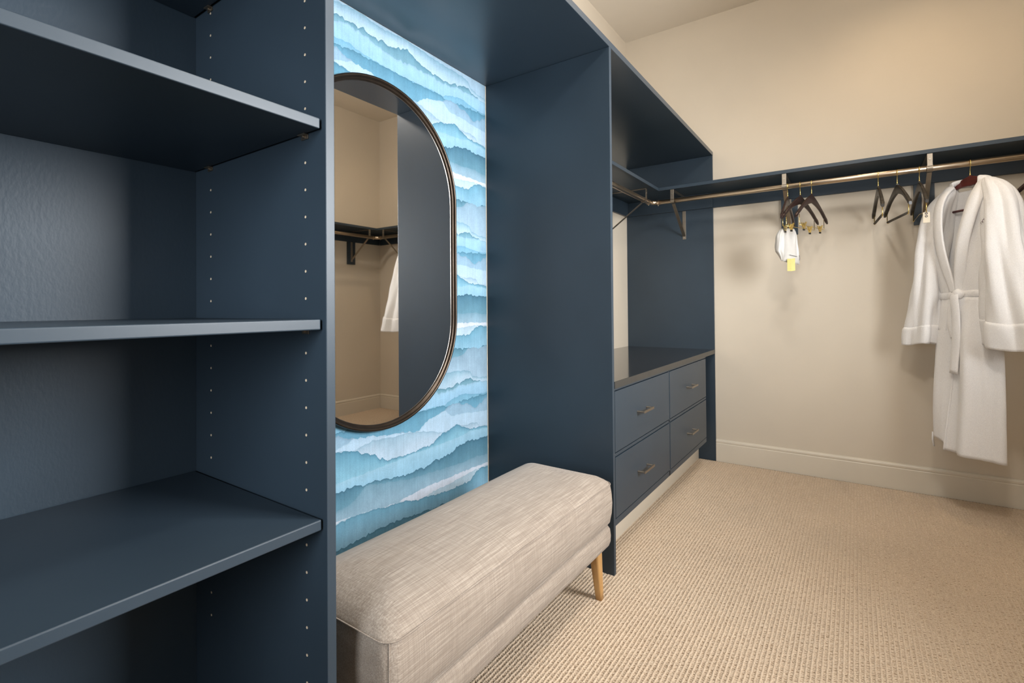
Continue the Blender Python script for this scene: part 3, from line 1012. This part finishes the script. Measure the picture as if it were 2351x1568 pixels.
for i in range(7):
    f = i / 6
    z = -0.072 * f * 1.0
    rings.append([(-0.020, 0.004 * math.sin(2.5 * f), z), (0.0, -0.002 + 0.004 * math.sin(2.5 * f), z - 0.001), (0.020, 0.004 * math.sin(2.5 * f), z + 0.002), (0.020, 0.0008 + 0.004 * math.sin(2.5 * f), z + 0.002), (0, -0.0012 + 0.004 * math.sin(2.5 * f), z - 0.001), (-0.020, 0.0008 + 0.004 * math.sin(2.5 * f), z)])
MB().loft(rings).build('slip', 'yellow', yt)


# ------------------------------------------------------------------ bathrobe (local: x across, -y to the front, z up; origin at the rod)
ROB = empty('bathrobe', (0.489, YR, ZR), math.radians(-50))
tag(ROB, 'white terry bathrobe with tied belt hanging on the rod', 'bathrobe')


def rz(z):
    return z - ZR


def lerp_tab(tab, z):
    zs = [t[0] for t in tab][::-1]
    return [float(np.interp(z, zs, [t[i] for t in tab][::-1])) for i in range(1, len(tab[0]))]


BODY = [  # z, centre, half width, half depth, forward offset
    (1.655, 0.0, 0.075, 0.030, 0.000), (1.625, 0.0, 0.120, 0.042, 0.005), (1.595, 0.0, 0.165, 0.052, 0.010), (1.560, 0.0, 0.195, 0.060, 0.015), (1.50, 0.0, 0.200, 0.068, 0.02),
    (1.40, 0.0, 0.190, 0.075, 0.025), (1.28, 0.0, 0.168, 0.078, 0.03), (1.16, 0.01, 0.132, 0.066, 0.035), (1.11, 0.015, 0.122, 0.060, 0.035), (1.04, 0.012, 0.134, 0.070, 0.035),
    (0.90, 0.008, 0.146, 0.078, 0.035), (0.70, 0.004, 0.150, 0.080, 0.035), (0.50, 0.0, 0.153, 0.082, 0.035), (0.36, 0.0, 0.156, 0.084, 0.035)]


def body_pt(z, th, grow=0.0):
    c, hw, hd, fo = lerp_tab(BODY, z)
    if math.sin(th) < 0:
        hd *= 0.55
    low = max(0.0, min(1.0, (1.12 - z) / 0.35))
    up = max(0.0, min(1.0, (z - 1.13) / 0.2))
    w1 = math.sin(6 * th + 0.9 + 0.8 * z)
    w2 = math.sin(11 * th + 2.2 * z)
    fold = low * (0.17 * (abs(w1) ** 0.7 * (1 if w1 > 0 else -1)) + 0.07 * w2 + 0.05 * math.sin(3 * th - 9 * z))
    fold += up * (0.09 * math.sin(8 * th + 7 * z) + 0.06 * math.sin(13 * th - 11 * z) + 0.02 * math.sin(23 * z + 2 * th))
    gather = 0.06 * math.exp(-((z - 1.11) / 0.07) ** 2) * math.sin(15 * th + 30 * (z - 1.11))
    k = 1 + fold + gather
    x = c + (hw + grow) * math.cos(th) * (1 + 0.3 * (k - 1))
    y = -fo - (hd + grow) * math.sin(th) * k
    return x, y


def vhalf(z):
    return float(np.interp(z, [1.13, 1.20, 1.35, 1.50, 1.60, 1.66], [0.0, 0.012, 0.032, 0.052, 0.066, 0.075]))


NB = 96
zs = list(np.arange(0.36, 1.656, 0.0144))
V = []; F = []
for z in zs:
    for j in range(NB):
        th = 2 * PI * j / NB
        x, y = body_pt(z, th)
        zz = z
        if z < 0.45:
            zz = z + (0.45 - z) / 0.09 * (0.010 * math.sin(3 * th) + (0.02 if x < -0.05 else 0.0))
        V.append((x, y, rz(zz)))
for i in range(len(zs) - 1):
    for j in range(NB):
        th = 2 * PI * (j + 0.5) / NB
        zc = (zs[i] + zs[i + 1]) / 2
        x, y = body_pt(zc, th)
        if math.sin(th) > 0 and zc > 1.13 and -vhalf(zc) * 1.7 - 0.004 < x - 0.012 < vhalf(zc) * 1.1:
            continue
        a = i * NB + j; b = i * NB + (j + 1) % NB
        F.append((a, b, b + NB, a + NB))
body = pyobj('robe_body', V, F, 'terry', ROB, True)
sol = body.modifiers.new('thickness', 'SOLIDIFY'); sol.thickness = 0.005; sol.offset = -1

# right front panel lapping over, with its turned hem
V = []; F = []
pz = list(np.arange(0.335, 1.10, 0.0153))
PJ = 40
for z in pz:
    e = float(np.interp(z, [0.335, 0.6, 0.9, 1.10], [-0.035, -0.012, 0.012, 0.028]))
    zb_ = max(z, 0.362)
    c, hw, hd, fo = lerp_tab(BODY, zb_)
    th0 = math.acos(max(-1, min(1, (e - c) / hw)))
    for j in range(PJ):
        th = th0 * (1 - j / (PJ - 1)) - 0.25 * (j / (PJ - 1))
        x, y = body_pt(zb_, th, 0.008)
        zz = z - 0.02 * (j / PJ) * max(0, (0.5 - z) / 0.165)
        V.append((x, y - 0.003, rz(zz)))
for i in range(len(pz) - 1):
    for j in range(PJ - 1):
        a = i * PJ + j
        F.append((a, a + PJ, a + PJ + 1, a + 1))
fp = pyobj('front_panel', V, F, 'terry', ROB, True)
sol = fp.modifiers.new('thickness', 'SOLIDIFY'); sol.thickness = 0.007; sol.offset = 0
hem = [(V[j][0], V[j][1] - 0.002, V[j][2] + 0.022) for j in range(PJ)]
MB().tube(hem, 0.0022, 6).build('hem_stitch', 'terry', fp, smooth=True)
edge = [(V[i * PJ][0], V[i * PJ][1] - 0.003, V[i * PJ][2]) for i in range(len(pz))]
MB().tube(edge, 0.005, 8).build('panel_edge', 'terry', fp, smooth=True)


# shawl collar: two thick folded bands
def collar(sx):
    path = [(0.0 * sx, 0.030, 1.672), (0.045 * sx, 0.022, 1.682), (0.080 * sx, -0.004, 1.678), (0.094 * sx, -0.040, 1.640), (0.092 * sx, -0.078, 1.575), (0.080 * sx, -0.100, 1.49),
            (0.062 * sx, -0.112, 1.39), (0.044 * sx + 0.004, -0.113, 1.29), (0.026 * sx + 0.008, -0.106, 1.20), (0.012 * sx + 0.012, -0.100, 1.125)]
    P = np.array(path)
    tt = np.linspace(0, 1, len(P)); ti = np.linspace(0, 1, 46)
    # smooth interpolation (Catmull-Rom)
    out = []
    for t in ti:
        u = t * (len(P) - 1); i = min(int(u), len(P) - 2); f = u - i
        p0, p1, p2, p3 = P[max(i - 1, 0)], P[i], P[i + 1], P[min(i + 2, len(P) - 1)]
        out.append(0.5 * ((2 * p1) + (-p0 + p2) * f + (2 * p0 - 5 * p1 + 4 * p2 - p3) * f ** 2 + (-p0 + 3 * p1 - 3 * p2 + p3) * f ** 3))
    rings = []
    for i, p in enumerate(out):
        f = i / (len(out) - 1)
        t = out[min(i + 1, len(out) - 1)] - out[max(i - 1, 0)]
        t = Vector(t).normalized()
        front = Vector((0.25 * sx, -1, 0.15)) if f > 0.25 else Vector((sx * 0.5, 0.6 - 2.4 * f, 0.8))
        front = (front - t * front.dot(t)).normalized()
        side = t.cross(front)
        w = 0.036 - 0.012 * f if f > 0.2 else 0.030
        if f > 0.85:
            w *= 1 - 0.35 * (f - 0.85) / 0.15
        th = 0.0125 - 0.003 * f
        r = []
        for j in range(28):
            a = 2 * PI * j / 28
            cs, sn = math.cos(a), math.sin(a)
            bulge = 1 + 0.18 * math.cos(3 * a + 4 * f)
            q = Vector((p[0], p[1], rz(p[2]))) + side * (w * np.sign(cs) * abs(cs) ** 0.8) + front * (th * sn * bulge)
            r.append(q)
        rings.append(r)
    return MB().loft(rings).build('collar', 'terry', ROB, smooth=True)


collar(-1)
collar(1)


def sleeve(path, name='sleeve', cuff_h=0.095, ph=0.0):
    """path rows: x, forward, z, half width, half depth"""
    P = np.array(path)
    n = 60
    u = np.linspace(0, len(P) - 1, n)
    Q = np.stack([np.interp(u, np.arange(len(P)), P[:, k]) for k in range(5)], 1)
    for _ in range(4):
        Q[1:-1] = 0.5 * Q[1:-1] + 0.25 * (Q[:-2] + Q[2:])
    NN = 48
    V = []; F = []
    for i in range(n):
        x, fw, z, hw, hd = Q[i]
        f = i / (n - 1)
        for j in range(NN):
            a = 2 * PI * j / NN
            q = math.sin(5 * a + ph + 3.0 * z)
            k = 1 + 0.17 * (abs(q) ** 0.8 * (1 if q > 0 else -1)) * min(1, 0.3 + f * 1.5) + 0.07 * math.sin(9 * a - 7 * z + ph) + 0.03 * math.sin(34 * z + 3 * a + ph) * f
            V.append((x + hw * math.cos(a) * k, -fw - hd * math.sin(a) * k, rz(z)))
    for i in range(n - 1):
        for j in range(NN):
            a = i * NN + j; b = i * NN + (j + 1) % NN
            F.append((a, a + NN, b + NN, b))
    F.append(tuple(range(NN)))
    o = pyobj(name, V, F, 'terry', ROB, True)
    s = o.modifiers.new('thickness', 'SOLIDIFY'); s.thickness = 0.006; s.offset = -1
    # turned-back cuff
    x, fw, z0, hw, hd = Q[-1]
    V = []; F = []
    m = 12
    for i in range(m):
        f = i / (m - 1)
        z = z0 - 0.006 + cuff_h * f
        qi = np.array([np.interp(max(z, z0), Q[::-1, 2], Q[::-1, k]) for k in range(5)])
        g = 0.0055 + 0.0015 * math.sin(PI * f) + (0.0 if f < 0.92 else -0.004)
        for j in range(NN):
            a = 2 * PI * j / NN
            q = math.sin(5 * a + ph + 3.0 * z)
            k = 1 + 0.17 * (abs(q) ** 0.8 * (1 if q > 0 else -1)) + 0.07 * math.sin(9 * a - 7 * z + ph) + 0.03 * math.sin(34 * max(z, z0) + 3 * a + ph)
            V.append((qi[0] + (qi[3] + g) * math.cos(a) * k, -qi[1] - (qi[4] + g) * math.sin(a) * k, rz(z + 0.010 * math.sin(2 * a + ph))))
    for i in range(m - 1):
        for j in range(NN):
            a = i * NN + j; b = i * NN + (j + 1) % NN
            F.append((a, b, b + NN, a + NN))
    c = pyobj('cuff', V, F, 'terry', o, True)
    s = c.modifiers.new('thickness', 'SOLIDIFY'); s.thickness = 0.005; s.offset = -1
    return o


sleeve([(-0.088, 0.004, 1.662, 0.012, 0.020), (-0.108, 0.010, 1.634, 0.036, 0.036), (-0.132, 0.020, 1.590, 0.050, 0.048), (-0.146, 0.030, 1.53, 0.055, 0.056), (-0.150, 0.040, 1.46, 0.056, 0.060), (-0.150, 0.062, 1.34, 0.056, 0.060), (-0.158, 0.074, 1.16, 0.064, 0.058), (-0.178, 0.080, 1.00, 0.072, 0.056), (-0.196, 0.082, 0.862, 0.078, 0.054)], ph=0.6)
sleeve([(0.096, 0.006, 1.672, 0.012, 0.022), (0.116, 0.012, 1.646, 0.040, 0.040), (0.142, 0.022, 1.604, 0.056, 0.050), (0.166, 0.032, 1.54, 0.062, 0.058), (0.182, 0.042, 1.46, 0.063, 0.062), (0.200, 0.060, 1.33, 0.072, 0.064), (0.224, 0.068, 1.14, 0.092, 0.066), (0.246, 0.070, 0.99, 0.112, 0.070), (0.256, 0.070, 0.872, 0.118, 0.066)], ph=2.1, cuff_h=0.12)

# belt, knot, hanging ends
bp = []
for j in range(73):
    th = 2 * PI * j / 72
    x, y = body_pt(1.115, th, 0.006)
    bp.append((x, y, rz(1.112 + 0.006 * math.sin(2 * th))))
bl = MB().tube(bp, 0.0185, 12, flat=(1.0, 0.40), up=(0, 0, 1), caps=False).build('belt', 'terry', ROB, smooth=True)
kx, ky = 0.030, body_pt(1.115, PI / 2, 0)[1] - 0.016
kn = MB().tube([(kx - 0.020, ky + 0.004, rz(1.106)), (kx - 0.010, ky - 0.004, rz(1.116)), (kx, ky - 0.007, rz(1.118)), (kx + 0.010, ky - 0.004, rz(1.114)), (kx + 0.020, ky + 0.004, rz(1.104))], [0.016, 0.023, 0.026, 0.023, 0.016], 14, flat=(1.0, 0.62), up=(0, 0, 1))
kn.build('belt_knot', 'terry', bl, smooth=True)


def strap(path, w, name='belt_end'):
    P = np.array(path); n = 30
    u = np.linspace(0, len(P) - 1, n)
    Q = np.stack([np.interp(u, np.arange(len(P)), P[:, k]) for k in range(3)], 1)
    for _ in range(5):
        Q[1:-1] = 0.5 * Q[1:-1] + 0.25 * (Q[:-2] + Q[2:])
    m = MB().tube([(q[0], q[1], rz(q[2])) for q in Q], [w * (0.7 + 0.3 * min(1, i / 8)) for i in range(n)], 14, flat=(1.0, 0.30), up=(1, 0, 0))
    return m.build(name, 'terry', bl, smooth=True)


strap([(kx - 0.002, ky - 0.012, 1.125), (kx - 0.004, ky - 0.022, 1.10), (kx + 0.004, ky - 0.020, 1.00), (kx + 0.002, ky - 0.020, 0.88), (kx - 0.012, ky - 0.022, 0.725)], 0.0215)
strap([(kx - 0.006, ky - 0.002, 1.105), (kx - 0.030, ky - 0.010, 1.05), (kx - 0.036, ky - 0.012, 0.97), (kx - 0.022, ky - 0.008, 0.90)], 0.016)
MB().tube([(-0.135, -0.09, rz(0.40)), (-0.135, -0.092, rz(0.36)), (-0.131, -0.09, rz(0.325))], 0.006, 8, flat=(1, 0.5)).build('belt_end', 'terry', bl, smooth=True)
# pocket on the left front
V = []; F = []
for i in range(10):
    z = 0.935 + 0.135 * i / 9
    for j in range(10):
        th = PI / 2 + 0.28 + 0.62 * j / 9
        x, y = body_pt(z, th, 0.0035)
        V.append((x, y, rz(z)))
for i in range(9):
    for j in range(9):
        a = i * 10 + j
        F.append((a, a + 10, a + 11, a + 1))
pk = pyobj('pocket', V, F, 'terry', ROB, True)
s = pk.modifiers.new('thickness', 'SOLIDIFY'); s.thickness = 0.003; s.offset = 0
# neck label with script and stitched monogram
lb = MB().obox((0.012, 0.0265, rz(1.575)), (0.034, 0, 0), (0, 0.0006, 0), (0, 0, 0.020)).build('neck_label', 'terry', ROB)
sq = MB()
sq.tube([(0.012 + 0.024 * math.cos(t) * (1 - 0.1 * t), 0.0252, rz(1.578) + 0.006 * math.sin(2.1 * t)) for t in np.linspace(0.2, 5.2, 30)], 0.0008, 5)
sq.build('label_script', 'ink', lb)
mg = MB()
for q in range(4):
    cx, cz = 0.136 + 0.0070 * q, 1.450 + 0.0085 * q
    mg.tube([(cx + 0.004 * math.cos(t), -0.097 + 0.02 * q * 0 + 0.0, rz(cz + 0.006 * math.sin(t * 1.0))) for t in np.linspace(q * 0.8, q * 0.8 + 4.2, 12)], 0.0009, 5)
mono = mg.build('monogram', 'thread', ROB)


# ------------------------------------------------------------------ recessed ceiling lamps
for i, (x, y, pw, colr, cone, aim) in enumerate(DOWNLIGHTS):
    d = empty('recessed_light', (x, y, ZC))
    tag(d, ('recessed ceiling light near the far wall', 'recessed ceiling light over the floor in front of the drawers')[i], 'ceiling light', 'recessed ceiling lights')
    r = MB()
    pr = [(0.075, -0.0005), (0.075, -0.006), (0.068, -0.008), (0.056, -0.006), (0.054, -0.0005)]
    r.loft([[(a * math.cos(t), a * math.sin(t), z) for t in np.linspace(0, 2 * PI, 33)[:-1]] for a, z in pr], caps=False)
    r.build('trim_ring', 'trim', d, smooth=True)
    MB().tube([(0, 0, -0.0005), (0, 0, -0.002)], 0.053, 32).build('lens', 'lens', d)
    ld = bpy.data.lights.new('lamp', 'SPOT')
    ld.energy = pw; ld.color = colr; ld.spot_size = math.radians(cone); ld.spot_blend = 0.8; ld.shadow_soft_size = (0.05, 0.16)[i]
    lo = bpy.data.objects.new('lamp', ld)
    COL.objects.link(lo); lo.parent = d; lo.location = (0, 0, -0.012)
    lo.rotation_euler = Vector(aim).to_track_quat('-Z', 'Y').to_euler()

gx, gy, gz, gp, gc = CEILING_FILL
gl_ = empty('added_ceiling_lamp', (gx, gy, ZC))  # added lamp, put in to brighten the ceiling and upper walls
tag(gl_, 'added ceiling lamp giving extra light high in the room', 'ceiling lamp')
MB().tube([(0, 0, -0.001), (0, 0, -0.020)], 0.065, 32).build('canopy', 'nickel', gl_, bevel=0.003)
MB().tube([(0, 0, -0.020), (0, 0, gz - ZC + 0.128)], 0.008, 12).build('stem', 'nickel', gl_)
MB().tube([(0, 0, gz - ZC + 0.128), (0, 0, gz - ZC + 0.108)], [0.030, 0.052], 24).build('shade_holder', 'nickel', gl_)
ld = bpy.data.lights.new('lamp', 'POINT')
ld.energy = gp; ld.color = gc; ld.shadow_soft_size = 0.10
lo = bpy.data.objects.new('lamp', ld)
COL.objects.link(lo); lo.parent = gl_; lo.location = (0, 0, gz - ZC)
